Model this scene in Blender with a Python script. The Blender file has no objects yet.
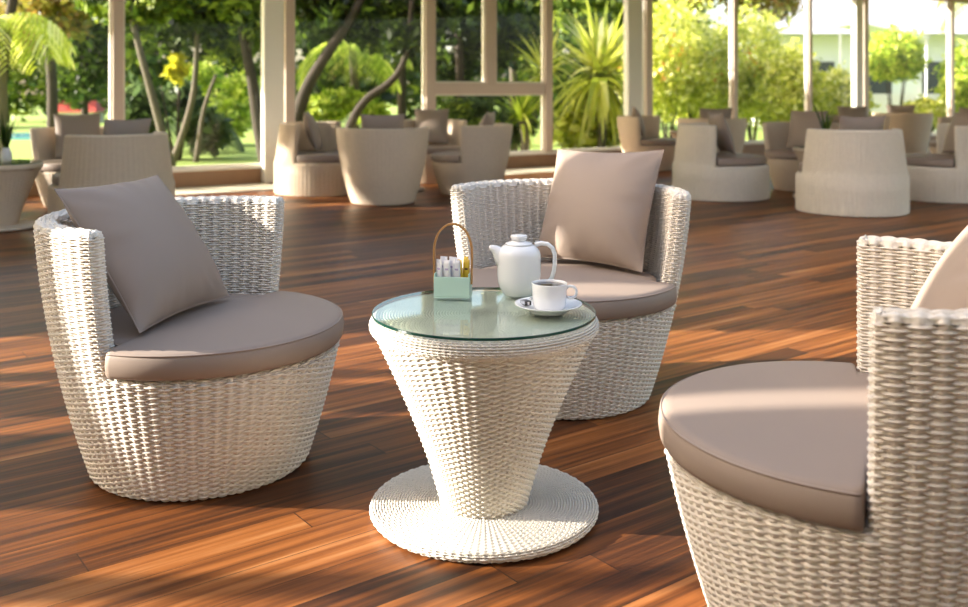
import bpy, math, random
import numpy as np
from mathutils import Vector

random.seed(7)
rng = np.random.default_rng(7)
C = bpy.context.scene.collection
SC = bpy.context.scene
PI = math.pi

# ------------------------------------------------------------------ camera, sky, sun, exposure
cam_d = bpy.data.cameras.new('camera')
cam = bpy.data.objects.new('camera', cam_d)
C.objects.link(cam)
CAM_H, FPX, YH = 1.1, 968.0, 90.0
cam.location = (0, 0, CAM_H)
cam.rotation_euler = (PI / 2, 0, 0)
cam_d.sensor_width = 36
cam_d.lens = 36 * FPX / 968
cam_d.shift_y = -(303.5 - YH) / 968
cam_d.dof.use_dof = True
cam_d.dof.focus_distance = 2.6
cam_d.dof.aperture_fstop = 3.2
cam_d.clip_end = 300
SC.camera = cam

W = bpy.data.worlds.new('sky')
SC.world = W
W.use_nodes = True
nt = W.node_tree
bg = nt.nodes['Background']
sky = nt.nodes.new('ShaderNodeTexSky')
sky.sky_type = 'NISHITA'
sky.sun_disc = False
sky.sun_elevation = math.radians(32)
sky.sun_rotation = math.radians(-95)
sky.air_density = 1.0
sky.dust_density = 3.0
sky.ozone_density = 0.6
tint = nt.nodes.new('ShaderNodeMix')
tint.data_type = 'RGBA'
tint.blend_type = 'MULTIPLY'
tint.inputs['Factor'].default_value = 1
tint.inputs[7].default_value = (1.0, .935, .83, 1)
nt.links.new(sky.outputs[0], tint.inputs[6])
nt.links.new(tint.outputs[2], bg.inputs[0])
bg.inputs[1].default_value = 0.285

SUN_AZ, SUN_EL = math.radians(2), math.radians(19)   # the sun travels along +X, a little towards +Y
sun_d = bpy.data.lights.new('sun', 'SUN')
sun_d.energy = 8.0
sun_d.angle = math.radians(0.6)
sun_d.color = (1.0, 0.93, 0.82)
sun = bpy.data.objects.new('sun', sun_d)
C.objects.link(sun)
sd = Vector((math.cos(SUN_AZ) * math.cos(SUN_EL), math.sin(SUN_AZ) * math.cos(SUN_EL), -math.sin(SUN_EL)))
sun.rotation_euler = sd.to_track_quat('-Z', 'Y').to_euler()
sun.location = (-20, 0, 8)

SC.view_settings.view_transform = 'Standard'
SC.view_settings.look = 'None'
SC.view_settings.gamma = 1
SC.view_settings.use_curve_mapping = False
SC.view_settings.exposure = 1.12
SC.cycles.use_denoising = True
SC.cycles.max_bounces = 10
SC.cycles.transparent_max_bounces = 24


# ------------------------------------------------------------------ helpers
def at(u, v, Y):
    return Vector(((u - 484) / FPX * Y, Y, CAM_H + (YH - v) / FPX * Y))


def mesh_np(name, V, F, mat=None, parent=None, smooth=True, mats=None, midx=None):
    """V (n,3), F (m,k) array or list of polygons -> one linked mesh object"""
    me = bpy.data.meshes.new(name)
    V = np.asarray(V, dtype=np.float32)
    if isinstance(F, np.ndarray):
        m, k = F.shape
        me.vertices.add(len(V))
        me.vertices.foreach_set('co', V.ravel())
        me.loops.add(m * k)
        me.loops.foreach_set('vertex_index', F.astype(np.int32).ravel())
        me.polygons.add(m)
        me.polygons.foreach_set('loop_start', np.arange(0, m * k, k, dtype=np.int32))
        me.update(calc_edges=True)
    else:
        me.from_pydata([tuple(map(float, p)) for p in V], [], F)
        me.update()
    if smooth:
        me.polygons.foreach_set('use_smooth', np.ones(len(me.polygons), dtype=bool))
    if mats:
        for mm in mats:
            me.materials.append(mm)
        if midx is not None:
            me.polygons.foreach_set('material_index', np.asarray(midx, dtype=np.int32))
    elif mat:
        me.materials.append(mat)
    me.validate()
    o = bpy.data.objects.new(name, me)
    C.objects.link(o)
    if parent:
        o.parent = parent
    return o


class MB:
    """collects shapes for one mesh"""
    def __init__(self):
        self.v = []
        self.f = []

    def add(self, V, F):
        n = len(self.v)
        self.v += [tuple(p) for p in V]
        self.f += [tuple(i + n for i in q) for q in F]

    def box(self, x0, x1, y0, y1, z0, z1, fr=None):
        P = [(x, y, z) for z in (z0, z1) for y in (y0, y1) for x in (x0, x1)]
        if fr:
            P = [fr(*p) for p in P]
        self.add(P, [(0, 2, 3, 1), (4, 5, 7, 6), (0, 1, 5, 4), (2, 6, 7, 3), (0, 4, 6, 2), (1, 3, 7, 5)])

    def tube(self, pts, rad, n=10, closed=False, flat=None):
        pts = [Vector(p) for p in pts]
        m = len(pts)
        if not hasattr(rad, '__len__'):
            rad = [rad] * m
        V, F = [], []
        up = None
        for i, p in enumerate(pts):
            if closed:
                t = (pts[(i + 1) % m] - pts[i - 1]).normalized()
            else:
                t = (pts[min(i + 1, m - 1)] - pts[max(i - 1, 0)]).normalized()
            if up is None:
                up = Vector((0, 0, 1)) if abs(t.z) < .9 else Vector((0, 1, 0))
            a = (up - t * up.dot(t))
            if a.length < 1e-5:
                a = t.orthogonal()
            a.normalize()
            up = a
            b = t.cross(a)
            for k in range(n):
                w = 2 * PI * k / n
                ra, rb = (rad[i], rad[i]) if flat is None else flat
                V.append(p + a * math.cos(w) * ra + b * math.sin(w) * rb)
        for i in range(m if closed else m - 1):
            j = (i + 1) % m
            for k in range(n):
                l = (k + 1) % n
                F.append((i * n + k, i * n + l, j * n + l, j * n + k))
        if not closed:
            F.append(tuple(range(n - 1, -1, -1)))
            F.append(tuple(range((m - 1) * n, m * n)))
        self.add(V, F)

    def lathe(self, prof, n=48, center=(0, 0, 0)):
        cx, cy, cz = center
        V, F = [], []
        m = len(prof)
        for r, z in prof:
            for k in range(n):
                w = 2 * PI * k / n
                V.append((cx + r * math.cos(w), cy + r * math.sin(w), cz + z))
        for i in range(m - 1):
            for k in range(n):
                l = (k + 1) % n
                F.append((i * n + k, i * n + l, (i + 1) * n + l, (i + 1) * n + k))
        if prof[0][0] > 1e-6:
            F.append(tuple(range(n - 1, -1, -1)))
        if prof[-1][0] > 1e-6:
            F.append(tuple(range((m - 1) * n, m * n)))
        self.add(V, F)

    def build(self, name, mat, parent=None, smooth=True, bevel=0.0):
        o = mesh_np(name, self.v, self.f, mat, parent, smooth)
        if bevel:
            b = o.modifiers.new('bevel', 'BEVEL')
            b.width = bevel
            b.segments = 2
            b.limit_method = 'ANGLE'
            b.angle_limit = math.radians(50)
        return o


def empty(name, loc=(0, 0, 0), rz=0.0):
    o = bpy.data.objects.new(name, None)
    o.empty_display_size = .1
    C.objects.link(o)
    o.location = loc
    o.rotation_euler = (0, 0, rz)
    return o


def tag(o, label, cat, group=None, kind=None):
    if label:
        o['label'] = label
    if cat:
        o['category'] = cat
    if group:
        o['group'] = group
    if kind:
        o['kind'] = kind
    return o


def copy_tree(o, parent=None):
    c = o.copy()
    C.objects.link(c)
    c.parent = parent
    for ch in list(o.children):
        copy_tree(ch, c)
    return c


# ------------------------------------------------------------------ materials
def new_mat(name):
    m = bpy.data.materials.new(name)
    m.use_nodes = True
    return m, m.node_tree, m.node_tree.nodes['Principled BSDF']


def simple(name, col, rough=.5, spec=.5, noise=0.0, nscale=20, metal=0.0, bump=0.0, bscale=200, coat=0.0, sheen=0.0):
    m, t, b = new_mat(name)
    b.inputs['Base Color'].default_value = (*col, 1)
    b.inputs['Roughness'].default_value = rough
    b.inputs['Specular IOR Level'].default_value = spec
    b.inputs['Metallic'].default_value = metal
    b.inputs['Coat Weight'].default_value = coat
    b.inputs['Sheen Weight'].default_value = sheen
    tc = t.nodes.new('ShaderNodeTexCoord')
    if noise:
        n = t.nodes.new('ShaderNodeTexNoise')
        n.inputs['Scale'].default_value = nscale
        n.inputs['Detail'].default_value = 4
        t.links.new(tc.outputs['Object'], n.inputs['Vector'])
        r = t.nodes.new('ShaderNodeMapRange')
        r.inputs['To Min'].default_value = 1 - noise
        r.inputs['To Max'].default_value = 1 + noise
        t.links.new(n.outputs['Fac'], r.inputs['Value'])
        mx = t.nodes.new('ShaderNodeMix')
        mx.data_type = 'RGBA'
        mx.blend_type = 'MULTIPLY'
        mx.inputs['Factor'].default_value = 1
        mx.inputs[6].default_value = (*col, 1)
        t.links.new(r.outputs['Result'], mx.inputs[7])
        t.links.new(mx.outputs[2], b.inputs['Base Color'])
    if bump:
        n2 = t.nodes.new('ShaderNodeTexNoise')
        n2.inputs['Scale'].default_value = bscale
        t.links.new(tc.outputs['Object'], n2.inputs['Vector'])
        bp = t.nodes.new('ShaderNodeBump')
        bp.inputs['Strength'].default_value = bump
        bp.inputs['Distance'].default_value = .002
        t.links.new(n2.outputs['Fac'], bp.inputs['Height'])
        t.links.new(bp.outputs['Normal'], b.inputs['Normal'])
    return m


def glass_mat(name, tint, refl_ior=1.5):
    m = bpy.data.materials.new(name)
    m.use_nodes = True
    t = m.node_tree
    t.nodes.clear()
    out = t.nodes.new('ShaderNodeOutputMaterial')
    tr = t.nodes.new('ShaderNodeBsdfTransparent')
    tr.inputs[0].default_value = (*tint, 1)
    gl = t.nodes.new('ShaderNodeBsdfGlossy')
    gl.inputs['Roughness'].default_value = .02
    fr = t.nodes.new('ShaderNodeFresnel')
    fr.inputs['IOR'].default_value = refl_ior
    mx = t.nodes.new('ShaderNodeMixShader')
    # the same reflectance from both sides of the sheet
    ge = t.nodes.new('ShaderNodeNewGeometry')
    mr = t.nodes.new('ShaderNodeMapRange')
    mr.inputs['To Min'].default_value = refl_ior
    mr.inputs['To Max'].default_value = 1 / refl_ior
    t.links.new(ge.outputs['Backfacing'], mr.inputs['Value'])
    t.links.new(mr.outputs[0], fr.inputs['IOR'])
    t.links.new(fr.outputs[0], mx.inputs[0])
    t.links.new(tr.outputs[0], mx.inputs[1])
    t.links.new(gl.outputs[0], mx.inputs[2])
    t.links.new(mx.outputs[0], out.inputs[0])
    return m


def leaf_mat(name, cols, trans=.45, rough=.45):
    """leaf colours picked per leaf"""
    m, t, b = new_mat(name)
    g = t.nodes.new('ShaderNodeNewGeometry')
    r = t.nodes.new('ShaderNodeValToRGB')
    el = r.color_ramp.elements
    while len(el) < len(cols):
        el.new(.5)
    for i, c in enumerate(cols):
        el[i].position = i / (len(cols) - 1)
        el[i].color = (*c, 1)
    t.links.new(g.outputs['Random Per Island'], r.inputs[0])
    t.links.new(r.outputs[0], b.inputs['Base Color'])
    b.inputs['Roughness'].default_value = rough
    tl = t.nodes.new('ShaderNodeBsdfTranslucent')
    t.links.new(r.outputs[0], tl.inputs[0])
    mx = t.nodes.new('ShaderNodeMixShader')
    mx.inputs[0].default_value = trans
    out = t.nodes['Material Output']
    t.links.new(b.outputs[0], mx.inputs[1])
    t.links.new(tl.outputs[0], mx.inputs[2])
    t.links.new(mx.outputs[0], out.inputs[0])
    return m


PLANK_DIR = math.radians(37)


def plank_mat():
    m, t, b = new_mat('plank_floor')
    N, L = t.nodes, t.links

    def math_(op, a, b_=None, c=None):
        n = N.new('ShaderNodeMath')
        n.operation = op
        for i, x in enumerate((a, b_, c)):
            if x is None:
                continue
            if isinstance(x, (int, float)):
                n.inputs[i].default_value = x
            else:
                L.new(x, n.inputs[i])
        return n.outputs[0]
    tc = N.new('ShaderNodeTexCoord')
    mp = N.new('ShaderNodeMapping')
    mp.vector_type = 'POINT'
    mp.inputs['Rotation'].default_value = (0, 0, -PLANK_DIR)
    L.new(tc.outputs['Object'], mp.inputs['Vector'])
    sp = N.new('ShaderNodeSeparateXYZ')
    L.new(mp.outputs[0], sp.inputs[0])
    PW, PL = .105, 1.6
    vv = math_('DIVIDE', sp.outputs[1], PW)
    row = math_('FLOOR', vv)
    fv = math_('SUBTRACT', vv, row)
    wn = N.new('ShaderNodeTexWhiteNoise')
    wn.noise_dimensions = '1D'
    L.new(row, wn.inputs['W'])
    uu = math_('ADD', math_('DIVIDE', sp.outputs[0], PL), math_('MULTIPLY', wn.outputs['Value'], 7.3))
    col = math_('FLOOR', uu)
    fu = math_('SUBTRACT', uu, col)
    cb = N.new('ShaderNodeCombineXYZ')
    L.new(row, cb.inputs[0])
    L.new(col, cb.inputs[1])
    w2 = N.new('ShaderNodeTexWhiteNoise')
    w2.noise_dimensions = '3D'
    L.new(cb.outputs[0], w2.inputs['Vector'])
    # streaks that run along the planks, different on each board
    cs = N.new('ShaderNodeCombineXYZ')
    L.new(math_('MULTIPLY', sp.outputs[0], 1.1), cs.inputs[0])
    L.new(math_('MULTIPLY', sp.outputs[1], 34.0), cs.inputs[1])
    L.new(math_('MULTIPLY', w2.outputs['Value'], 37.0), cs.inputs[2])
    n1 = N.new('ShaderNodeTexNoise')
    n1.inputs['Scale'].default_value = 1.0
    n1.inputs['Detail'].default_value = 3.5
    n1.inputs['Roughness'].default_value = .55
    n1.inputs['Distortion'].default_value = .25
    L.new(cs.outputs[0], n1.inputs['Vector'])
    cs2 = N.new('ShaderNodeCombineXYZ')
    L.new(math_('MULTIPLY', sp.outputs[0], 6.0), cs2.inputs[0])
    L.new(math_('MULTIPLY', sp.outputs[1], 160.0), cs2.inputs[1])
    L.new(math_('MULTIPLY', w2.outputs['Value'], 11.0), cs2.inputs[2])
    n2 = N.new('ShaderNodeTexNoise')
    n2.inputs['Scale'].default_value = 1.0
    n2.inputs['Detail'].default_value = 3
    L.new(cs2.outputs[0], n2.inputs['Vector'])
    f = math_('ADD', math_('MULTIPLY', w2.outputs['Value'], .42), math_('MULTIPLY', n1.outputs['Fac'], 1.25))
    f = math_('ADD', f, math_('MULTIPLY', math_('SUBTRACT', n2.outputs['Fac'], .5), .22))
    f = math_('SUBTRACT', f, .36)
    r = N.new('ShaderNodeValToRGB')
    el = r.color_ramp.elements
    stops = [(.12, (.036, .014, .007)), (.34, (.085, .029, .010)), (.52, (.185, .060, .015)),
             (.69, (.285, .098, .025)), (.84, (.38, .160, .054)), (.98, (.52, .30, .14))]
    while len(el) < len(stops):
        el.new(.5)
    for i, (p, c) in enumerate(stops):
        el[i].position = p
        el[i].color = (*c, 1)
    L.new(f, r.inputs[0])
    # narrow seams
    seam = math_('MULTIPLY', math_('GREATER_THAN', fv, .012), math_('LESS_THAN', fv, .988))
    seam = math_('MULTIPLY', seam, math_('GREATER_THAN', fu, .0022))
    mx = N.new('ShaderNodeMix')
    mx.data_type = 'RGBA'
    L.new(seam, mx.inputs['Factor'])
    mx.inputs[6].default_value = (.03, .013, .007, 1)
    L.new(r.outputs[0], mx.inputs[7])
    L.new(mx.outputs[2], b.inputs['Base Color'])
    rr = N.new('ShaderNodeMapRange')
    rr.inputs['To Min'].default_value = .30
    rr.inputs['To Max'].default_value = .48
    L.new(n2.outputs['Fac'], rr.inputs['Value'])
    L.new(rr.outputs[0], b.inputs['Roughness'])
    b.inputs['Specular IOR Level'].default_value = .28
    bp = N.new('ShaderNodeBump')
    bp.inputs['Strength'].default_value = .18
    bp.inputs['Distance'].default_value = .002
    L.new(n2.outputs['Fac'], bp.inputs['Height'])
    L.new(bp.outputs['Normal'], b.inputs['Normal'])
    return m


M = {}
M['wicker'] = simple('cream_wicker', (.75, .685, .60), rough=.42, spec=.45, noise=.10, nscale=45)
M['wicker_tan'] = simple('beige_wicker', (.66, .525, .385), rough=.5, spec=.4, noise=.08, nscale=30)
M['wicker_light'] = simple('pale_wicker', (.80, .71, .585), rough=.5, spec=.4, noise=.08, nscale=30)
M['wicker_white'] = simple('white_wicker', (.76, .71, .62), rough=.40, spec=.45, noise=.08, nscale=45)
M['taupe'] = simple('taupe_leatherette', (.305, .236, .192), rough=.55, spec=.3, noise=.04, nscale=6, bump=.12, bscale=350)
M['taupe_seam'] = simple('taupe_seam', (.30, .23, .19), rough=.5)
M['china'] = simple('white_china', (.88, .88, .88), rough=.09, spec=.5)
M['mint'] = simple('mint_lacquer', (.56, .76, .64), rough=.35)
M['bamboo'] = simple('bent_bamboo', (.50, .25, .085), rough=.35, noise=.15, nscale=60)
M['coffee'] = simple('black_coffee', (.02, .010, .006), rough=.08)
M['paper_white'] = simple('white_paper', (.82, .80, .82), rough=.6)
M['paper_lilac'] = simple('lilac_print', (.50, .42, .62), rough=.6)
M['paper_yellow'] = simple('yellow_paper', (.70, .48, .04), rough=.5)
M['paper_brown'] = simple('brown_print', (.12, .05, .02), rough=.5)
M['foil'] = simple('dark_foil', (.05, .045, .045), rough=.3, metal=.3)
M['steel'] = simple('steel', (.62, .62, .62), rough=.22, metal=1)
M['glass_top'] = glass_mat('table_glass', (.93, .975, .94), 1.32)
M['glass_edge'] = simple('glass_edge', (.010, .065, .045), rough=.1)
M['pane'] = glass_mat('window_glass', (.95, .965, .955), 1.25)
M['frame'] = simple('beige_frame', (.60, .48, .395), rough=.5, noise=.04, nscale=8)
M['frame_white'] = simple('cream_bead', (.78, .73, .64), rough=.5)
M['column'] = simple('cream_plaster', (.86, .84, .77), rough=.7, noise=.03, nscale=4)
M['plinth'] = simple('brown_stone', (.30, .17, .09), rough=.5, noise=.18, nscale=7)
M['ceiling'] = simple('ceiling_paint', (.80, .77, .72), rough=.8)
M['floor'] = plank_mat()
M['bark'] = simple('bark', (.05, .037, .026), rough=.9, noise=.35, nscale=9)
M['bark_light'] = simple('grey_bark', (.12, .10, .075), rough=.9, noise=.3, nscale=8)
M['lawn'] = simple('lawn', (.26, .36, .06), rough=.9, noise=.4, nscale=1.3)
M['leaf_dark'] = leaf_mat('dark_leaves', [(.012, .028, .005), (.028, .058, .009), (.065, .115, .014), (.16, .24, .025)])
M['leaf_mid'] = leaf_mat('mid_leaves', [(.022, .052, .007), (.075, .135, .014), (.19, .28, .028), (.42, .50, .06)])
M['leaf_bright'] = leaf_mat('bright_leaves', [(.16, .28, .02), (.38, .52, .04), (.62, .72, .08), (.86, .88, .22)])
M['leaf_yellow'] = leaf_mat('yellow_green_leaves', [(.26, .34, .03), (.60, .66, .07), (.84, .84, .18), (.93, .92, .50)])
M['leaf_autumn'] = leaf_mat('rusty_leaves', [(.10, .12, .02), (.26, .24, .04), (.34, .18, .04), (.50, .50, .09)])
M['leaf_blue'] = leaf_mat('grey_green_leaves', [(.05, .085, .04), (.10, .16, .06), (.20, .28, .10)])
M['croton'] = leaf_mat('croton_leaves', [(.40, .42, .02), (.72, .66, .05), (.85, .80, .12)])
M['flower'] = leaf_mat('orange_flowers', [(.70, .25, .02), (.80, .38, .05), (.75, .15, .05)])
M['water'] = simple('pool_water', (.16, .52, .60), rough=.08)
M['white_paint'] = simple('white_paint', (.80, .80, .82), rough=.7)
M['grey_roof'] = simple('pale_roof', (.50, .50, .54), rough=.7, noise=.08, nscale=3)
M['red_paint'] = simple('red_paint', (.50, .07, .05), rough=.6)
M['brick'] = simple('terracotta', (.45, .18, .08), rough=.8, noise=.2)
M['dark_glass'] = simple('dark_window', (.05, .06, .07), rough=.1)
M['clear_vase'] = simple('pale_vase', (.72, .68, .62), rough=.2)

# ------------------------------------------------------------------ the room: window wall, floor, ceiling
W0 = np.array((-4.04, 10.52))
WD = np.array((1.644, 1.14))
WN = np.array((-WD[1], WD[0])) / np.linalg.norm(WD)      # points outdoors
KL = float(np.linalg.norm(WD))
WDU = WD / KL


def wf(s, n, z):
    """wall frame: s metres along the wall from post 0, n metres outwards"""
    p = W0 + WDU * s + WN * n
    return (p[0], p[1], z)


S0, S1 = -1.5 * KL, 11.5 * KL
CEIL = 3.3


def poly_slab(name, pts, z0, z1, mat):
    n = len(pts)
    V = [(x, y, z0) for x, y in pts] + [(x, y, z1) for x, y in pts]
    F = [tuple(range(n - 1, -1, -1)), tuple(range(n, 2 * n))]
    F += [(i, (i + 1) % n, n + (i + 1) % n, n + i) for i in range(n)]
    o = mesh_np(name, V, F, mat, smooth=False)
    o['kind'] = 'structure'
    return o


pA = wf(S0, .12, 0)[:2]
pB = wf(S1, .12, 0)[:2]
room_poly = [(-4.7, -4.0), (pB[0], -4.0), pB, pA]
poly_slab('floor', room_poly, -.12, 0, M['floor'])
pA2 = wf(S0, .9, 0)[:2]
pB2 = wf(S1, .9, 0)[:2]
# the ceiling, with an unseen opening added over the front for top light
HX0, HX1, HY0, HY1 = -3.6, 6.4, -.6, 6.6
poly_slab('ceiling', [(pA2[0], HY1), (pB2[0], HY1), pB2, pA2], CEIL, CEIL + .2, M['ceiling'])
poly_slab('ceiling', [(-5.4, HY0), (HX0, HY0), (HX0, HY1), (-6.5, HY1)], CEIL, CEIL + .2, M['ceiling'])
poly_slab('ceiling', [(HX1, HY0), (pB2[0], HY0), (pB2[0], HY1), (HX1, HY1)], CEIL, CEIL + .2, M['ceiling'])
poly_slab('ceiling', [(-5.2, -4.0), (pB2[0], -4.0), (pB2[0], HY0), (-5.4, HY0)], CEIL, CEIL + .2, M['ceiling'])
poly_slab('wall_front', [(-4.8, -4.15), (9.0, -4.15), (9.0, -4.0), (-4.8, -4.0)], 0, CEIL, M['column'])  # unseen wall added to cut the light from the camera side
g = mesh_np('ground', [(-70, -10, -.13), (90, -10, -.13), (90, 110, -.13), (-70, 110, -.13)], [(0, 1, 2, 3)], M['lawn'], smooth=False)
g['kind'] = 'structure'

PL_H = .175
mb = MB()
mb.box(S0, S1, 0.0, .14, 0, PL_H, wf)
o = mb.build('wall_back', M['plinth'], smooth=False)
o['kind'] = 'structure'
mb = MB()
mb.box(S0, S1, -.03, .16, PL_H, PL_H + .035, wf)
o = mb.build('trim_1', M['frame_white'], smooth=False)
o['kind'] = 'structure'
mb = MB()
mb.box(S0, S1, 0, .14, CEIL - .35, CEIL, wf)
o = mb.build('trim_2', M['frame'], smooth=False)
o['kind'] = 'structure'

ks = [-1.5, -1, 0, 1, 2, 3, 4, 5, 6, 6.84, 8.34, 9.6, 10.9]
ZB, ZT = PL_H + .035, CEIL - .35
PWD = {0: .115, 1: .12, 2: .15, 3: .13, 4: .14, 5: .105, 6: .095, 6.84: .15, 8.34: .13}
SH = .065
for i, k in enumerate(ks[:-1]):
    w = empty('window_%d' % (i + 1), wf(k * KL, .05, 0))
    w['kind'] = 'structure'
    off = Vector(w.location)

    def lf(s, n, z, off=off):
        p = wf(s, n, z)
        return (p[0] - off.x, p[1] - off.y, p[2] - off.z)
    hw = PWD.get(k, .15) / 2
    s0, s1 = k * KL + SH, ks[i + 1] * KL + SH
    hw2 = PWD.get(ks[i + 1], .15) / 2
    mb = MB()
    mb.box(s0 - hw, s0 + hw, .0, .11, ZB, ZT, lf)
    if k == 2:                                   # the bay with the casements
        mb.box(s0 + hw, s1 - hw2, .01, .12, 1.045, 1.195, lf)
        sm = s0 + (s1 - s0) * .492
        mb.box(sm - .088, sm + .088, .015, .115, 1.195, ZT, lf)
    mb.build('frame', M['frame'], w, smooth=False, bevel=.008)
    mb = MB()                                    # pale glazing bead
    bw = .022
    if k == 2:
        cells = [(s0 + hw, s1 - hw2, ZB, 1.045), (s0 + hw, sm - .088, 1.195, ZT), (sm + .088, s1 - hw2, 1.195, ZT)]
    else:
        cells = [(s0 + hw, s1 - hw2, ZB, ZT)]
    for a, b_, z0, z1 in cells:
        mb.box(a, a + bw, .04, .09, z0, z1, lf)
        mb.box(b_ - bw, b_, .04, .09, z0, z1, lf)
        mb.box(a + bw, b_ - bw, .04, .09, z0, z0 + bw, lf)
        mb.box(a + bw, b_ - bw, .04, .09, z1 - bw, z1, lf)
    mb.build('glazing_bead', M['frame_white'], w, smooth=False)
    mb = MB()
    for a, b_, z0, z1 in cells:
        mb.add([lf(a, .06, z0), lf(b_, .06, z0), lf(b_, .06, z1), lf(a, .06, z1)], [(0, 1, 2, 3)])
    mb.build('pane', M['pane'], w, smooth=False)


def k_of_u(u):
    return (u - 112) / (203.9 - u * .1084)


for u, wd in ((271, .26), (631.5, .33), (855.5, .24)):
    s = k_of_u(u) * KL
    mb = MB()
    mb.box(s - wd * .5, s + wd * .44, -.11, .0, 0, CEIL, wf)
    o = mb.build('pillar', M['column'], smooth=False, bevel=.012)
    o['kind'] = 'structure'


# unseen left wall, added; its openings are shaped to cut the low sun into stripes
LA, LB = np.array((-6.506, 8.81)), np.array((-4.6, -4.0))
LD = (LB - LA) / np.linalg.norm(LB - LA)
LN = np.array((LD[1], -LD[0]))


def lw_(s, n, z):
    p = LA + LD * s + LN * n
    return (p[0], p[1], z)


def s_of_y(y):
    return (y - LA[1]) / LD[1]


y_prev = 8.75
for y0, y1 in ((4.2, 3.63), (3.53, 3.45), (3.13, 2.95), (2.40, 2.03), (1.935, 1.81), (-3.0, -3.2)):
    mb = MB()
    mb.box(s_of_y(y_prev), s_of_y(y0), 0, .16, 0, CEIL, lw_)
    o = mb.build('wall_left', M['column'], smooth=False)
    o['kind'] = 'structure'
    if y0 in (3.53, 2.40):                      # the low openings have an added mask panel over them
        mb = MB()
        mb.box(s_of_y(y0), s_of_y(y1), 0, .16, 2.68 if y0 == 3.53 else 2.40, CEIL, lw_)
        o = mb.build('wall_left', M['column'], smooth=False)
        o['kind'] = 'structure'
    y_prev = y1
mb = MB()
mb.box(0, s_of_y(-3.2), .02, .14, 0, .12, lw_)
o = mb.build('trim_3', M['plinth'], smooth=False)
o['kind'] = 'structure'

# pale slabs added at the foot of two bays, painting sun patches on the floor
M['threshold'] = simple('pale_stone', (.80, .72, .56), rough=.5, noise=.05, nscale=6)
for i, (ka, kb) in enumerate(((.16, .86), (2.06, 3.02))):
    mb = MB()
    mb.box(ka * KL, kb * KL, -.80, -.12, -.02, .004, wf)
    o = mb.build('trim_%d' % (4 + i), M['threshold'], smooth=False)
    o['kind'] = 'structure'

# ------------------------------------------------------------------ woven surfaces
def weave(P, u, v, ncols_closed, amp=.0042, strand=.0036):
    """P (R,Cn,3) base surface (columns closed), u (R,Cn) column coordinate, v (R,) or (R,Cn) row coordinate -> displaced V, quads"""
    R, Cn = P.shape[:2]
    if v.ndim == 1:
        v = np.repeat(v[:, None], Cn, 1)
    du = np.roll(P, -1, 1) - np.roll(P, 1, 1)
    dv = np.empty_like(P)
    dv[1:-1] = P[2:] - P[:-2]
    dv[0] = P[1] - P[0]
    dv[-1] = P[-1] - P[-2]
    Nn = np.cross(du, dv)
    Nn /= np.maximum(np.linalg.norm(Nn, axis=2, keepdims=True), 1e-9)
    h = np.full(u.shape, -1.0)
    base = np.floor(v)
    HW = .435
    for d in (-1, 0, 1, 2):
        i = base + d
        q = np.clip((v - i) / HW, -1, 1)
        prof = np.sqrt(np.maximum(1 - q * q, 0))
        wave = np.cos(PI * (u + i))
        hi = amp * (np.sign(wave) * np.abs(wave) ** .75) + strand * 2.3 * (prof - 1)
        hi = np.where(np.abs(v - i) < HW, hi, -1)
        h = np.maximum(h, hi)
    j = np.round(u)
    WV = .145
    q = np.clip((u - j) / WV, -1, 1)
    pv = np.sqrt(np.maximum(1 - q * q, 0))
    hv = np.where(np.abs(u - j) < WV, amp * (-.08 - .5 * np.cos(PI * (v + j))) + .0022 * (pv - 1), -1)
    h = np.maximum(h, hv)
    h = np.maximum(h, -.014)
    return P + Nn * h[..., None]


def grid_faces(R, Cn, closed=True):
    a = np.arange(R * Cn).reshape(R, Cn)
    b = np.roll(a, -1, 1)
    if not closed:
        a, b = a[:, :-1], b[:, :-1]
    return np.stack([a[:-1], b[:-1], b[1:], a[1:]], -1).reshape(-1, 4)


def resample_profile(prof, step):
    p = np.array(prof, float)
    seg = np.linalg.norm(np.diff(p, axis=0), axis=1)
    s = np.concatenate([[0], np.cumsum(seg)])
    n = max(2, int(round(s[-1] / step)) + 1)
    t = np.linspace(0, s[-1], n)
    return np.stack([np.interp(t, s, p[:, 0]), np.interp(t, s, p[:, 1])], 1), t


def smooth_profile(pts, n=40):
    """Lagrange-like smooth curve r(z) through 3 pts"""
    (z0, r0), (z1, r1), (z2, r2) = pts

    def f(z):
        return (r0 * (z - z1) * (z - z2) / ((z0 - z1) * (z0 - z2)) + r1 * (z - z0) * (z - z2) / ((z1 - z0) * (z1 - z2))
                + r2 * (z - z0) * (z - z1) / ((z2 - z0) * (z2 - z1)))
    return f


def wicker_revolve(prof, ncol, pitch, csub, rsub):
    pr, t = resample_profile(prof, pitch / rsub)
    Cn = ncol * csub
    ang = np.arange(Cn) / Cn * 2 * PI
    P = np.stack([pr[:, 0][:, None] * np.cos(ang), pr[:, 0][:, None] * np.sin(ang), np.repeat(pr[:, 1][:, None], Cn, 1)], -1)
    u = np.repeat((np.arange(Cn) / csub)[None], len(pr), 0)
    return P, u, t / pitch


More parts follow.
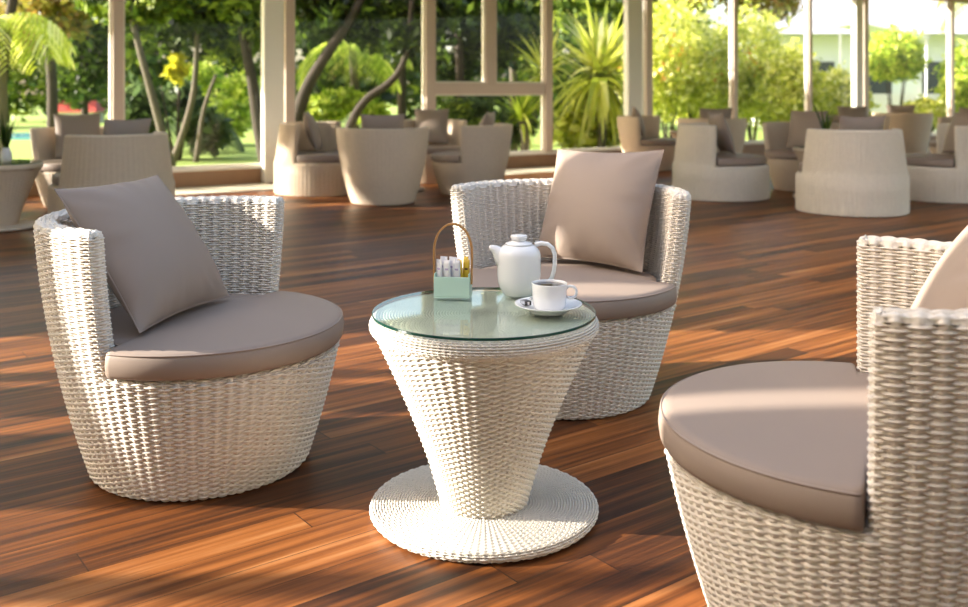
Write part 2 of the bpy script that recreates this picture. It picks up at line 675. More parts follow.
def chair_meshes(rfun, ZS, HB, Wt, ncol, pitch, csub, rsub, amp, mat, flatbot=True):
    """base and backrest meshes of a tub chair facing +x"""
    zz = np.linspace(.012, ZS - .02, 30)
    prof = [(rfun(0) - .03, .004), (rfun(0) - .008, .004)] + [(rfun(z), z) for z in zz]
    rs = rfun(ZS)
    for a in np.linspace(0, PI / 2, 6)[1:]:
        prof.append((rs - .02 + .02 * math.cos(a), ZS - .02 + .02 * math.sin(a)))
    prof += [(rs - .10, ZS), (.02, ZS - .004)]
    P, u, v = wicker_revolve(prof[:-1], ncol, pitch, csub, rsub)
    v_rim = None
    V = weave(P, u, v, True, amp)
    F = grid_faces(*P.shape[:2])
    V = V.reshape(-1, 3)
    Cn = P.shape[1]
    # close the seat deck
    last = np.arange(len(V) - Cn, len(V))
    cen = len(V)
    V = np.vstack([V, [[0, 0, ZS - .004]]])
    nx = np.roll(last, -1)
    cap = np.stack([last, nx, np.full(Cn, cen), np.full(Cn, cen)], -1)
    faces = F.tolist() + [[int(a), int(b), int(c)] for a, b, c, _ in cap]
    base = (V, faces)
    # v at height z on the outer face, measured along the same profile
    pp = np.array(prof[:2 + len(zz)])
    sl = np.concatenate([[0], np.cumsum(np.linalg.norm(np.diff(pp, axis=0), axis=1))])

    # back wall: closed loops
    rho = .017
    z_rows = np.arange(ZS - .022, HB - rho, pitch / rsub)
    rows = [(z, 0.0) for z in z_rows]
    for a in np.linspace(0, PI / 2, 7)[0:]:
        rows.append((HB - rho + rho * math.sin(a), rho - rho * math.cos(a)))
    for d in np.arange(rho + pitch / rsub, Wt / 2 - .001, pitch / rsub):
        rows.append((HB + .0, d))
    s_v = []
    v0 = float(np.interp(rows[0][0], pp[:, 1], sl)) / pitch
    acc, prev = v0, None
    for z, d in rows:
        if prev is not None:
            acc += math.hypot(z - prev[0], d - prev[1]) / pitch * (1.0 if d == 0 else 1.0)
        s_v.append(acc)
        prev = (z, d)
    cph = PI / 2
    nout = ncol / 2                 # columns on the outer arc
    nend = 2
    nin = int(round(nout * .86))
    if (int(nout) + 2 * nend + nin) % 2:
        nin += 1
    segs = [('out', nout), ('e1', nend), ('in', nin), ('e2', nend)]
    U, tags = [], []
    ucur = ncol / 4.0
    for nm, n in segs:
        m = int(round(n * csub))
        for i in range(m):
            U.append(ucur + i / csub)
            tags.append((nm, i / m))
        ucur += n
    U = np.array(U)
    Cn = len(U)
    P = np.zeros((len(rows), Cn, 3))
    for ri, (z, d) in enumerate(rows):
        r = rfun(min(z, HB))
        h = Wt / 2 - d
        rm = r - Wt / 2
        rc = max(.0005, .022 - d)    # plan corner rounding
        for ci, (nm, f) in enumerate(tags):
            # (s in angle*rm, n offset)
            if nm == 'out':
                a0, n_ = cph + f * PI, h
            elif nm == 'in':
                a0, n_ = cph + PI - f * PI, -h
            elif nm == 'e1':
                a0, n_ = cph + PI, h * (1 - 2 * f)
            else:
                a0, n_ = cph, -h * (1 - 2 * f)
            s = (a0 - cph) * rm          # 0..L
            Lh = PI * rm / 2
            ds = s - Lh
            # inset ends by d and round the corners in plan
            lim = Lh - d
            ds = max(-lim, min(lim, ds))
            qx = abs(ds) - (lim - rc)
            qn = abs(n_) - (h - rc)
            if qx > 0 and qn > 0:
                l = math.hypot(qx, qn)
                if l > rc:
                    qx, qn = qx / l * rc, qn / l * rc
                    ds = math.copysign(lim - rc + qx, ds)
                    n_ = math.copysign(h - rc + qn, n_)
            a = PI + ds / rm
            P[ri, ci] = ((rm + n_) * math.cos(a), (rm + n_) * math.sin(a), z)
    Vb = weave(P, np.repeat(U[None], len(rows), 0), np.array(s_v), True, amp)
    Fb = grid_faces(len(rows), Cn).tolist()
    # join the middle of the top
    ntop = (len(rows) - 1) * Cn
    Vb = Vb.reshape(-1, 3)
    last = list(range(ntop, ntop + Cn))
    n_o = int(round(nout * csub))
    n_e = int(round(nend * csub))
    n_i = int(round(nin * csub))
    for q in range(n_o):
        a, b = last[q], last[q + 1]
        g0 = n_o + n_e + n_i - int(round(q * n_i / n_o))
        g1 = n_o + n_e + n_i - int(round((q + 1) * n_i / n_o))
        c, d_ = last[min(g1, Cn - 1)], last[min(g0, Cn - 1)]
        Fb.append([a, b, c, d_] if c != d_ else [a, b, c])
    return base, (Vb, Fb)


def cushion_outline(R, ri, n=96):
    """front half a circle of radius R, stepping in to radius ri behind the arm ends"""
    pts = []
    a1 = math.radians(88)
    for a in np.linspace(-a1, a1, n):
        pts.append((R * math.cos(a), R * math.sin(a)))
    # corner
    y1 = R * math.sin(a1)
    x1 = R * math.cos(a1)
    for f in (.25, .5, .75):
        pass
    pts += [(x1 - .006, y1 - .012), (x1 - .008, y1 - .03)]
    ys = ri
    pts += [(x1 - .010, ys + .012), (x1 - .02, ys)]
    for a in np.linspace(math.radians(96), math.radians(264), n):
        pts.append((ri * math.cos(a), ri * math.sin(a)))
    pts += [(x1 - .02, -ys), (x1 - .010, -ys - .012), (x1 - .008, -y1 + .03), (x1 - .006, -y1 + .012)]
    return np.array(pts)


def cushion_mesh(R, ri, z0, z1):
    O = cushion_outline(R, ri)
    n = len(O)
    T = np.roll(O, -1, 0) - np.roll(O, 1, 0)
    Nn = np.stack([T[:, 1], -T[:, 0]], 1)
    Nn /= np.linalg.norm(Nn, axis=1, keepdims=True)
    rings = [(-.024, z0), (-.008, z0 + .004), (-.001, z0 + .014), (.002, (z0 + z1) / 2), (0, z1 - .018), (-.005, z1 - .008), (-.014, z1 - .002), (-.028, z1)]
    V, F = [], []
    for d, z in rings:
        Q = O * (1 + d / np.linalg.norm(O, axis=1, keepdims=True))
        V += [(x, y, z) for x, y in Q]
    Q = O * (1 - .028 / np.linalg.norm(O, axis=1, keepdims=True))
    for sc, dz in ((.85, .004), (.65, .008), (.4, .010), (.15, .011)):
        for x, y in Q:
            an = abs(math.atan2(y, x))
            f = min(max((an - math.radians(55)) / math.radians(70), 0), 1)
            f = f * f * (3 - 2 * f)
            rq = ((R - .03) * (1 - f) + (ri - .03) * f) * sc
            rq = min(rq, math.hypot(x, y) * .97)
            L_ = math.hypot(x, y)
            V.append((x / L_ * rq, y / L_ * rq, z1 + dz))
    m = len(rings) + 4
    for i in range(m - 1):
        for k in range(n):
            l = (k + 1) % n
            F.append((i * n + k, i * n + l, (i + 1) * n + l, (i + 1) * n + k))
    F.append(tuple(range((m - 1) * n, m * n)))
    F.append(tuple(range(n - 1, -1, -1)))
    return V, F, O, Nn


def make_chair(name, mat, rfun, ZS, HB, Wt, ncol, pitch, csub, rsub, amp, cR, cri, ch=.078):
    root = empty(name)
    b, k = chair_meshes(rfun, ZS, HB, Wt, ncol, pitch, csub, rsub, amp, mat)
    mesh_np('base', b[0], b[1], mat, root)
    mesh_np('backrest', k[0], k[1], mat, root)
    V, F, O, Nn = cushion_mesh(cR, cri, ZS + .002, ZS + ch)
    c = mesh_np('seat_cushion', V, F, M['taupe'], root)
    mb = MB()
    Q = O + Nn * -.004
    mb.tube([(x, y, ZS + ch - .009) for x, y in Q], .0028, 6, closed=True)
    mb.build('piping', M['taupe_seam'], c)
    return root


rA = smooth_profile([(0, .3076), (.35, .4035), (.736, .4557)])
chair0 = make_chair('wicker_tub_chair', M['wicker'], rA, .350, .736, .062, 76, .0076, 7, 7, .0037, .415, .336)


def rB(z):
    return float(np.interp(z, [0, .33, .37, .75], [.485, .485, .47, .425]))


chairB = make_chair('barrel_chair', M['wicker_light'], rB, .345, .75, .062, 68, .012, 4, 4, .002, .455, .355, .085)
chairB_shaded = make_chair('barrel_chair', M['wicker_tan'], rB, .345, .75, .062, 68, .012, 4, 4, .002, .455, .355, .085)  # same barrel chair, with shade put into its wicker colour
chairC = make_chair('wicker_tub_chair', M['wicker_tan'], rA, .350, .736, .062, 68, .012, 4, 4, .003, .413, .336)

G_FRONT = 'cream wicker tub chairs around the low table'
used = set()


def put_chair(proto, X, Y, deg, label, group):
    if id(proto) in used:
        o = copy_tree(proto)
    else:
        used.add(id(proto))
        o = proto
    o.location = (X, Y, 0)
    o.rotation_euler = (0, 0, math.radians(deg))
    tag(o, label, 'chair', group)
    return o


put_chair(chair0, -.838, 2.882, -21.2, 'cream wicker tub chair on the left of the glass table, facing right', G_FRONT)
put_chair(chair0, .2873, 3.522, -111.7, 'cream wicker tub chair directly behind the tea set', G_FRONT)
put_chair(chair0, .785, 2.008, 160.2, 'cream wicker tub chair nearest the camera, cut off at the lower right', G_FRONT)

G_BACK = 'beige wicker chairs near the windows'
bgc = [
    (chairB_shaded, -3.03, 7.9, 143, 'beige wicker barrel chair with its back to us, behind the left cream chair', 0),
    (chairC, -3.86, 9.25, -78, 'beige wicker chair facing us beside the side table at the far left window', .3),
    (chairB_shaded, -1.76, 10.4, -24, 'beige wicker barrel chair in front of the white pillar, facing right', .5),
    (chairC, -.99, 9.49, 95, 'beige wicker tub chair seen squarely from behind, left of the middle cream chair', 0),
    (chairC, -.65, 11.6, -85, 'beige wicker tub chair facing us below the tall left-of-casement post', -.15),
    (chairC, -.15, 10.3, 167, 'beige wicker tub chair facing left in front of the casement window', 0),
    (chairC, 2.30, 13.4, -29, 'beige wicker tub chair at the foot of the middle white pillar, facing right', .4),
    (chairB, 2.43, 9.95, -19, 'cream barrel chair facing right just behind the right of the middle cream chair', .45),
    (chairC, 2.955, 12.6, 92, 'beige wicker chair turned away, half hidden behind the barrel chair with the tilted pillow', 0),
    (chairC, 3.53, 10.7, -118, 'beige wicker tub chair facing us, left of the barrel chair seen from behind', -.2),
    (chairB, 3.34, 8.8, 94, 'large beige barrel chair seen squarely from behind on the right', 0),
    (chairB, 4.67, 9.8, 166, 'beige barrel chair facing left at the right edge of the photo', .35),
    (chairC, 6.7, 15.5, 60, 'beige wicker chair far back by the right windows, turned away', 0),
    (chairC, 5.25, 13.6, -92, 'distant wicker chair under the right white pillar, only its top showing', 0),
    (chairC, 6.25, 12.6, 200, 'distant wicker chair at the right edge beneath the last window post', .2),
]
for pr, X, Y, dg, lb, _ in bgc:
    put_chair(pr, X, Y, dg, lb, G_BACK)


# ------------------------------------------------------------------ pillows
def pillow_mesh(b0, b1, t0, t1, thick, n=30, seed=0, wr=1.5):
    """b0,b1 bottom corners, t0,t1 top corners; the face seen when b0 is left and b1 right looks along +normal"""
    r = np.random.default_rng(seed)
    b0, b1, t0, t1 = [np.array(p, float) for p in (b0, b1, t0, t1)]
    g_ = np.sin(np.linspace(-PI / 2, PI / 2, n + 1))
    Ug, Vg = np.meshgrid(g_, g_)
    nrm = np.cross(b1 - b0, t0 - b0)
    nrm /= np.linalg.norm(nrm)
    ph = r.uniform(0, 6.28, 6)
    # edges bow inwards between the pointed corners
    pu = Ug * (1 - .060 * (1 - Vg ** 2) * np.abs(Ug) ** 3)
    pv = Vg * (1 - .060 * (1 - Ug ** 2) * np.abs(Vg) ** 3)
    a = (pu + 1) / 2
    b = (pv + 1) / 2
    base = ((1 - a) * (1 - b))[..., None] * b0 + (a * (1 - b))[..., None] * b1 + ((1 - a) * b)[..., None] * t0 + (a * b)[..., None] * t1
    th = thick * (np.maximum((1 - np.abs(Ug) ** 2.4) * (1 - np.abs(Vg) ** 2.4), 0)) ** .62
    # soft folds that fan in from the corners and sides
    edge = np.maximum(np.abs(Ug), np.abs(Vg))
    env = (edge ** 4) * (1 - edge ** 6)
    fold = np.sin(9 * np.arctan2(Vg, Ug) + ph[0]) * .5 + np.sin(17 * np.arctan2(Vg, Ug) + ph[1]) * .35 + np.sin(26 * np.arctan2(Vg, Ug) + ph[2]) * .25
    dn = wr * .010 * env * fold
    soft = .004 * np.sin(2.2 * Ug + ph[3]) * np.sin(1.8 * Vg + ph[4]) * (1 - edge ** 2)
    front = base - nrm * 0 + nrm[None, None] * (th + dn + soft)[..., None]
    back = base - nrm[None, None] * (th * .9)[..., None]
    N1 = n + 1
    V = np.vstack([front.reshape(-1, 3), back.reshape(-1, 3)])
    F = []
    for i in range(n):
        for j in range(n):
            q = i * N1 + j
            F.append((q, q + 1, q + N1 + 1, q + N1))
            q2 = q + N1 * N1
            F.append((q2 + N1, q2 + N1 + 1, q2 + 1, q2))
    # weld borders
    def bi(i, j):
        return i * N1 + j
    remap = {}
    for k in range(N1):
        for (i, j) in ((0, k), (n, k), (k, 0), (k, n)):
            remap[bi(i, j) + N1 * N1] = bi(i, j)
    F = [tuple(remap.get(x, x) for x in f) for f in F]
    # seam line
    ring = [bi(0, k) for k in range(n)] + [bi(k, n) for k in range(n)] + [bi(n, n - k) for k in range(n)] + [bi(n - k, 0) for k in range(n)]
    return V, F, [V[i] for i in ring]


def pillow(label, b0, b1, t0, t1, thick, seed, group, n=30):
    V, F, ring = pillow_mesh(b0, b1, t0, t1, thick, n, seed)
    cen = (np.array(b0) + np.array(b1)) / 2
    root = empty('throw_pillow', tuple(cen))
    tag(root, label, 'pillow', group)
    mesh_np('cover', V - cen, F, M['taupe'], root)
    mb = MB()
    mb.tube([p - cen for p in ring], .0026, 6, closed=True)
    mb.build('seam', M['taupe_seam'], root)
    return root


GP = 'taupe pillows on the cream chairs'
pillow('taupe pillow leaning in the left cream chair', (-.925, 2.60, .448), (-.80, 3.045, .452), (-1.215, 2.74, .818), (-1.055, 3.13, .824), .092, 3, GP, 44)
pillow('taupe pillow standing in the cream chair behind the tea set', (.196, 3.76, .452), (.566, 3.47, .448), (.302, 3.945, .856), (.680, 3.66, .872), .092, 5, GP, 44)
pillow('taupe pillow in the cream chair at the right edge of the photo', (.965, 2.275, .450), (.805, 1.85, .450), (1.165, 2.20, .85), (1.005, 1.775, .85), .06, 9, GP, 44)

GPB = 'taupe pillows on the chairs near the windows'
bg_lab = [
    'taupe pillow peeking over the barrel chair behind the left cream chair',
    'taupe pillow upright in the beige chair at the far left window',
    'taupe pillow tilted in the barrel chair in front of the left white pillar',
    'taupe pillow top rising behind the tub chair seen from behind, left of centre',
    'taupe pillow in the chair facing us below the tall window post',
    'taupe pillow top over the tub chair in front of the casement window',
    'taupe pillow in the chair at the foot of the middle white pillar',
    'taupe pillow tilted in the cream barrel chair right of the middle cream chair',
    'dark taupe pillow over the chair half hidden behind the cream barrel chair',
    'taupe pillow in the chair left of the large barrel chair seen from behind',
    'taupe pillow top rising behind the large barrel chair on the right',
    'taupe pillow in the barrel chair at the right edge',
    'taupe pillow over the far chair turned away by the right windows',
    'taupe pillow of the distant chair under the right white pillar',
    'taupe pillow of the distant chair beneath the last window post',
]
for (pr, X, Y, dg, lb, yaw), pl in zip(bgc, bg_lab):
    i = bg_lab.index(pl)
    t = math.radians(dg)

    fw = {7: .17, 2: .08, 9: .06}.get(i, 0)

    def L2(x, y, z, t=t, X=X, Y=Y, yaw=yaw, fw=fw):
        x += fw
        x2, y2 = x * math.cos(yaw) - y * math.sin(yaw), x * math.sin(yaw) + y * math.cos(yaw)
        return (X + math.cos(t) * x2 - math.sin(t) * y2, Y + math.sin(t) * x2 + math.cos(t) * y2, z)
    pillow(pl, L2(-.09, .21, .45), L2(-.09, -.21, .45), L2(-.23, .21, .87), L2(-.23, -.21, .87), .07, 20 + i, GPB, 16)


# ------------------------------------------------------------------ low tables
def make_table(mat, ncol, pitch, csub, rsub, amp, full=True):
    root = empty('wicker_table')
    # base disc
    R, h = .297, .030
    prof = [(.05, .004), (R - .02, .004), (R - .008, .006)]
    for a in np.linspace(-PI / 2, PI / 2, 7)[1:]:
        prof.append((R - .011 + .011 * math.cos(a), h - .011 - .002 + .011 * math.sin(a) * 1.0 + .002))
    prof += [(.08, h)]
    P, u, v = wicker_revolve(prof, int(ncol * 1.6), pitch, max(3, csub - 2), rsub)
    V = weave(P, u, v, True, amp * .45)
    n0 = len(V.reshape(-1, 3))
    o = mesh_np('base_disc', V.reshape(-1, 3), grid_faces(*P.shape[:2]), mat, root)
    # flared pedestal
    zz = [.028, .10, .196, .30, .40, .472]
    rr = [.112, .131, .163, .205, .248, .283]
    zf = np.linspace(.028, .472, 40)
    cf = np.polyfit(zz, rr, 3)
    prof = [(float(np.polyval(cf, z)), z) for z in zf]
    P, u, v = wicker_revolve(prof, ncol, pitch, csub, rsub)
    V = weave(P, u, v, True, amp)
    mesh_np('pedestal', V.reshape(-1, 3), grid_faces(*P.shape[:2]), mat, root)
    # wrapped rim and woven top under the glass
    prof = [(.270, .466), (.284, .470)]
    for a in np.linspace(-PI / 2 + .5, PI / 2, 8):
        prof.append((.276 + .022 * math.cos(a), .494 + .0245 * math.sin(a)))
    prof += [(.002, .5185)]
    P, u, v = wicker_revolve(prof, ncol * 2, pitch, max(2, csub // 2), rsub)
    V = weave(P, u, v, True, amp * .35)
    mesh_np('rim', V.reshape(-1, 3), grid_faces(*P.shape[:2]), mat, root)
    # glass
    n = 128
    Rg = .2905
    V, F, mi = [], [], []
    for r, z in ((Rg - .001, .5195), (Rg, .5205), (Rg, .5258), (Rg - .001, .5268)):
        V += [(r * math.cos(2 * PI * k / n), r * math.sin(2 * PI * k / n), z) for k in range(n)]
    for i in range(3):
        for k in range(n):
            l = (k + 1) % n
            F.append((i * n + k, i * n + l, (i + 1) * n + l, (i + 1) * n + k))
            mi.append(1)
    F += [tuple(range(n - 1, -1, -1)), tuple(range(3 * n, 4 * n))]
    mi += [0, 0]
    g = mesh_np('glass_top', V, F, root and None, root, smooth=False, mats=[M['glass_top'], M['glass_edge']], midx=mi)
    g['label'] = 'clear green edged glass top'
    return root


TX, TY = 0.0, 2.5255
tb = make_table(M['wicker_white'], 60, .0074, 6, 7, .0035)
tb.location = (TX, TY, 0)
tag(tb, 'white wicker pedestal table with a glass top carrying the tea set', 'table')
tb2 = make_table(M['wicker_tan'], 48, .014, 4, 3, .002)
tb2.location = (-3.84, 7.72, 0)
tag(tb2, 'beige wicker side table with glass top cut off at the left edge', 'table', 'beige wicker tables near the windows')
for X, Y, lb in ((-.95, 10.6, 'beige wicker table hidden among the chairs left of centre'),
                 (3.45, 9.85, 'beige wicker table behind the large barrel chair on the right'),
                 (2.98, 13.95, 'beige wicker table by the windows behind the half hidden chair')):
    c = copy_tree(tb2)
    c.location = (X, Y, 0)
    tag(c, lb, 'table', 'beige wicker tables near the windows')

TZ = .5272
# --- teapot
px, py = .098, 2.712
tp = empty('teapot', (px, py, TZ))
tag(tp, 'white china coffee pot on the glass table behind the cup', 'teapot')
mb = MB()
mb.lathe([(.0, .002), (.040, .0), (.044, .004), (.049, .012), (.056, .024), (.0595, .040), (.0610, .060), (.0612, .10), (.0608, .113), (.0585, .122), (.052, .131), (.043, .1375), (.036, .140), (.0, .140)], 56)
mb.build('body', M['china'], tp)
mb = MB()
mb.lathe([(.0, .1402), (.038, .1402), (.0388, .142), (.034, .1455), (.024, .1485), (.0195, .1505), (.0195, .153), (.0225, .156), (.0235, .160), (.0232, .1645), (.021, .1668), (.0, .168)], 48)
mb.build('lid', M['china'], tp)
mb = MB()
sp_p = [(-.036, 0, .092), (-.050, -.001, .110), (-.061, -.001, .121), (-.070, -.002, .128), (-.078, -.002, .1305), (-.084, -.002, .1300)]
mb.tube(sp_p, [.030, .024, .0165, .0115, .0085, .0062], 18)
mb.build('spout', M['china'], tp)
mb = MB()
hp = []
ctrl = [(.046, .140), (.062, .144), (.080, .142), (.093, .132), (.100, .114), (.1005, .090), (.098, .068), (.092, .048), (.083, .036), (.070, .033), (.056, .035)]
for x, z in ctrl:
    hp.append((x * .995, -.008 * (x - .04) / .06, z))
mb.tube(hp, [.0075, .0068, .0062, .006, .006, .006, .006, .006, .006, .0065, .0075], 12)
mb.build('handle', M['china'], tp)
# --- saucer and cup
cx_, cy_ = .166, 2.497
sc_ = empty('saucer', (cx_, cy_, TZ))
tag(sc_, 'white china saucer under the coffee cup', 'saucer')
mb = MB()
mb.lathe([(.0, .003), (.040, .003), (.041, .0), (.046, .0), (.048, .004), (.062, .010), (.078, .018), (.0865, .0215), (.087, .0235), (.084, .0235), (.070, .0185), (.054, .012), (.044, .0085), (.0, .008)], 64)
mb.build('plate', M['china'], sc_)
cu = empty('coffee_cup', (cx_ + .003, cy_ + .002, TZ + .0088))
tag(cu, 'white china cup of black coffee on the saucer', 'cup')
mb = MB()
mb.lathe([(.0, .002), (.030, .002), (.031, .0), (.036, .0), (.0400, .004), (.0425, .013), (.0438, .030), (.0450, .055), (.0457, .064), (.0455, .0665), (.0440, .0668), (.0428, .063), (.041, .050), (.039, .02), (.034, .008), (.0, .006)], 56)
mb.build('bowl', M['china'], cu)
mb = MB()
mb.lathe([(.0, .0575), (.040, .0575), (.0420, .0605), (.030, .0607), (.0, .0607)], 40)
mb.build('coffee', M['coffee'], cu)
mb = MB()
hp = []
for a in np.linspace(PI * .80, -PI * .72, 15):
    hp.append((.0545 + .0150 * math.cos(a), -.004, .043 + .0155 * math.sin(a)))
mb.tube(hp, .0036, 10)
mb.build('handle', M['china'], cu)
# foil sweet and spoon on the saucer
sw = empty('wrapped_sweet', (cx_ - .0575, cy_ + .012, TZ + .016), .5)
tag(sw, 'dark wrapped sweet on the saucer left of the cup', 'sweet')
mb = MB()
mb.box(-.0095, .0095, -.013, .013, 0, .012)
mb.build('wrapper', M['foil'], sw, smooth=False, bevel=.002)
mb = MB()
mb.box(-.0097, -.0075, -.010, .010, .003, .0124)
mb.box(-.003, .003, -.0132, -.0128, .002, .010)
mb.build('band', M['steel'], sw, smooth=False)
spn = empty('teaspoon', (cx_, cy_ + .058, TZ + .020))
tag(spn, 'steel teaspoon lying behind the cup on the saucer', 'spoon')
mb = MB()
mb.tube([(-.03, 0, .001), (.0, .0, .003), (.04, -.003, .005), (.078, -.008, .010)], [.0016, .0014, .0018, .0026], 8)
mb.build('stem', M['steel'], spn)
mb = MB()
mb.lathe([(0, -.002), (.004, -.0014), (.008, .001), (.0083, .0018), (.004, .0005), (0, 0)], 20, (-.038, 0, .002))
mb.build('spoon_bowl', M['steel'], spn)

# --- sugar basket
bx, by = -.086, 2.690
bk = empty('sachet_basket', (bx, by, TZ), math.radians(-7))
tag(bk, 'mint green sachet box with a bent bamboo handle on the table', 'basket')
mb = MB()
hw_, hd_, hh_, tk = .0495, .029, .058, .004
mb.box(-hw_, hw_, -hd_, hd_, 0, tk)
mb.box(-hw_, hw_, -hd_, -hd_ + tk, tk, hh_)
mb.box(-hw_, hw_, hd_ - tk, hd_, tk, hh_)
mb.box(-hw_, -hw_ + tk, -hd_ + tk, hd_ - tk, tk, hh_ + .008)
mb.box(hw_ - tk, hw_, -hd_ + tk, hd_ - tk, tk, hh_ + .008)
mb.build('box', M['mint'], bk, smooth=False, bevel=.0012)
mb = MB()
pts = [(-.052, 0, .035), (-.0525, 0, .07)]
for a in np.linspace(PI, 0, 19):
    pts.append((.0535 * math.cos(a), 0, .118 + .083 * math.sin(a) ** .9 if 0 < a < PI else .105))
pts += [(.0525, 0, .07), (.052, 0, .035)]
n_ = len(pts)
V, F = [], []
for i, p in enumerate(pts):
    p = Vector(p)
    t_ = (Vector(pts[min(i + 1, n_ - 1)]) - Vector(pts[max(i - 1, 0)])).normalized()
    nrm_ = Vector((t_.z, 0, -t_.x))
    for sx, sy in ((-1, -1), (1, -1), (1, 1), (-1, 1)):
        V.append(p + nrm_ * .0026 * sx + Vector((0, .0075 * sy, 0)))
for i in range(n_ - 1):
    for k in range(4):
        l = (k + 1) % 4
        F.append((i * 4 + k, i * 4 + l, (i + 1) * 4 + l, (i + 1) * 4 + k))
F += [(3, 2, 1, 0), tuple(range((n_ - 1) * 4, n_ * 4))]
mb.add(V, F)
mb.build('handle', M['bamboo'], bk, smooth=True, bevel=.0008)

GS = 'sugar sachets in the mint box'
R7 = math.radians(-7)
sach = []
for i in range(7):
    sach.append((-.0385 + i * .0085, .001 + .006 * ((i * 7) % 3 - 1), .098 + .006 * ((i * 5) % 3) / 2, 'w'))
for i in range(3):
    sach.append((.023 + i * .0068, -.002 + .007 * (i % 2), .098 + .006 * (i % 2), 'y'))
for i, (sx, sy, top, kd) in enumerate(sach):
    root = empty('sugar_sachet', (bx + sx * math.cos(R7) - sy * math.sin(R7), by + sx * math.sin(R7) + sy * math.cos(R7), TZ + .0045), R7 + math.radians(58) + .35 * math.sin(i * 2.3))
    if kd == 'w':
        tag(root, 'slim white sugar sachet standing in the mint box', 'sachet', 'white sugar sachets in the mint box')
    else:
        tag(root, 'yellow sachet standing beside the white ones in the mint box', 'sachet', 'yellow sachets in the mint box')
    hh = top
    lean = .010 * math.sin(i * 1.7)
    wdt = .0115 if kd == 'w' else .010
    V, F = [], []
    nseg = 8
    for s_ in range(nseg + 1):
        f = s_ / nseg
        th_ = .0031 * math.sin(PI * min(max(f, .0), 1)) ** .5 + .0004
        for a in range(10):
            w_ = 2 * PI * a / 10
            V.append((th_ * math.cos(w_) + lean * f, wdt * math.sin(w_), hh * f))
    for s_ in range(nseg):
        for a in range(10):
            b_ = (a + 1) % 10
            F.append((s_ * 10 + a, s_ * 10 + b_, (s_ + 1) * 10 + b_, (s_ + 1) * 10 + a))
    F += [tuple(range(9, -1, -1)), tuple(range(nseg * 10, nseg * 10 + 10))]
    mesh_np('paper', V, F, M['paper_white'] if kd == 'w' else M['paper_yellow'], root)
    mb = MB()
    zc = hh * .74
    mb.box(-.0036 + lean * .74, -.0030 + lean * .74, -wdt * .5, wdt * .35, zc - .003, zc + .002)
    mb.build('printed_band', M['paper_lilac'] if kd == 'w' else M['paper_brown'], root, smooth=False)


# ------------------------------------------------------------------ small potted plants on the far tables
def blade_strip(V, F, p0, d, length, width, droop, nseg=5, up=Vector((0, 0, 1))):
    d = Vector(d).normalized()
    side = d.cross(up)
    if side.length < 1e-3:
        side = Vector((1, 0, 0))
    side.normalize()
    n0 = len(V)
    p = Vector(p0)
    cur = d.copy()
    for i in range(nseg + 1):
        f = i / nseg
        w = width * (1 - f) ** .6 * (.55 + 1.4 * f * (1 - f) + .45 * (1 - f)) * .5 + .0005
        V.append(p - side * w)
        V.append(p + side * w)
        cur = (cur - up * droop / nseg).normalized()
        p = p + cur * (length / nseg)
    for i in range(nseg):
        a = n0 + i * 2
        F.append((a, a + 1, a + 3, a + 2))


def potted(loc, h, label, nb=14):
    root = empty('potted_plant', loc)
    tag(root, label, 'plant', 'small plants on the far tables')
    mb = MB()
    mb.lathe([(0, 0), (.035, 0), (.045, .03), (.04, .08), (.028, .10), (.030, .115), (.024, .115), (.022, .10), (0, .095)], 24)
    mb.build('vase', M['clear_vase'], root)
    V, F = [], []
    for i in range(nb):
        a = random.uniform(0, 2 * PI)
        s = random.uniform(.08, .45)
        blade_strip(V, F, (0, 0, .09), (s * math.cos(a), s * math.sin(a), 1), h * random.uniform(.6, 1), .03, random.uniform(0, .7))
    mesh_np('leaf_tuft', V, F, M['leaf_dark'], root)


potted((-3.79, 7.68, .5272), .33, 'dark leafy plant in a pale vase on the left side table', 18)
potted((3.48, 9.85, .5272), .42, 'slim leafy plant rising behind the large barrel chair on the right', 10)
potted((2.98, 13.95, .5272), .36, 'slim leafy sprig by the windows right of the middle white pillar', 8)


# ------------------------------------------------------------------ the garden
GZ = -.13


def leaf_cloud(blobs, n, size, r=rng, shell=.55, flat=0.0):
    """n rhombic leaves spread through ellipsoidal blobs -> V, F"""
    vol = np.array([b[1][0] * b[1][1] * b[1][2] for b in blobs]) ** (2 / 3)
    cnt = np.maximum(1, (n * vol / vol.sum()).astype(int))
    Ps = []
    for (c, rad), m in zip(blobs, cnt):
        d = r.normal(size=(m, 3))
        d /= np.linalg.norm(d, axis=1, keepdims=True)
        q = (shell + (1 - shell) * r.random((m, 1))) ** 1.0
        wob = 1 + .22 * np.sin(d[:, :1] * 7 + c[0] * 3) * np.cos(d[:, 1:2] * 6 + c[2] * 5) + .12 * np.sin(d[:, 2:3] * 13 + c[1])
        Ps.append(np.array(c) + d * q * wob * np.array(rad))
    P = np.vstack(Ps)
    m = len(P)
    a = r.normal(size=(m, 3))
    a[:, 2] *= (1 - flat)
    a /= np.linalg.norm(a, axis=1, keepdims=True)
    b = r.normal(size=(m, 3))
    b -= a * (a * b).sum(1, keepdims=True)
    b /= np.linalg.norm(b, axis=1, keepdims=True)
    s = size * r.uniform(.6, 1.3, (m, 1))
    V = np.stack([P - a * s, P + b * s * .42, P + a * s, P - b * s * .42], 1).reshape(-1, 3)
    F = np.arange(m * 4).reshape(m, 4)
    return V, F


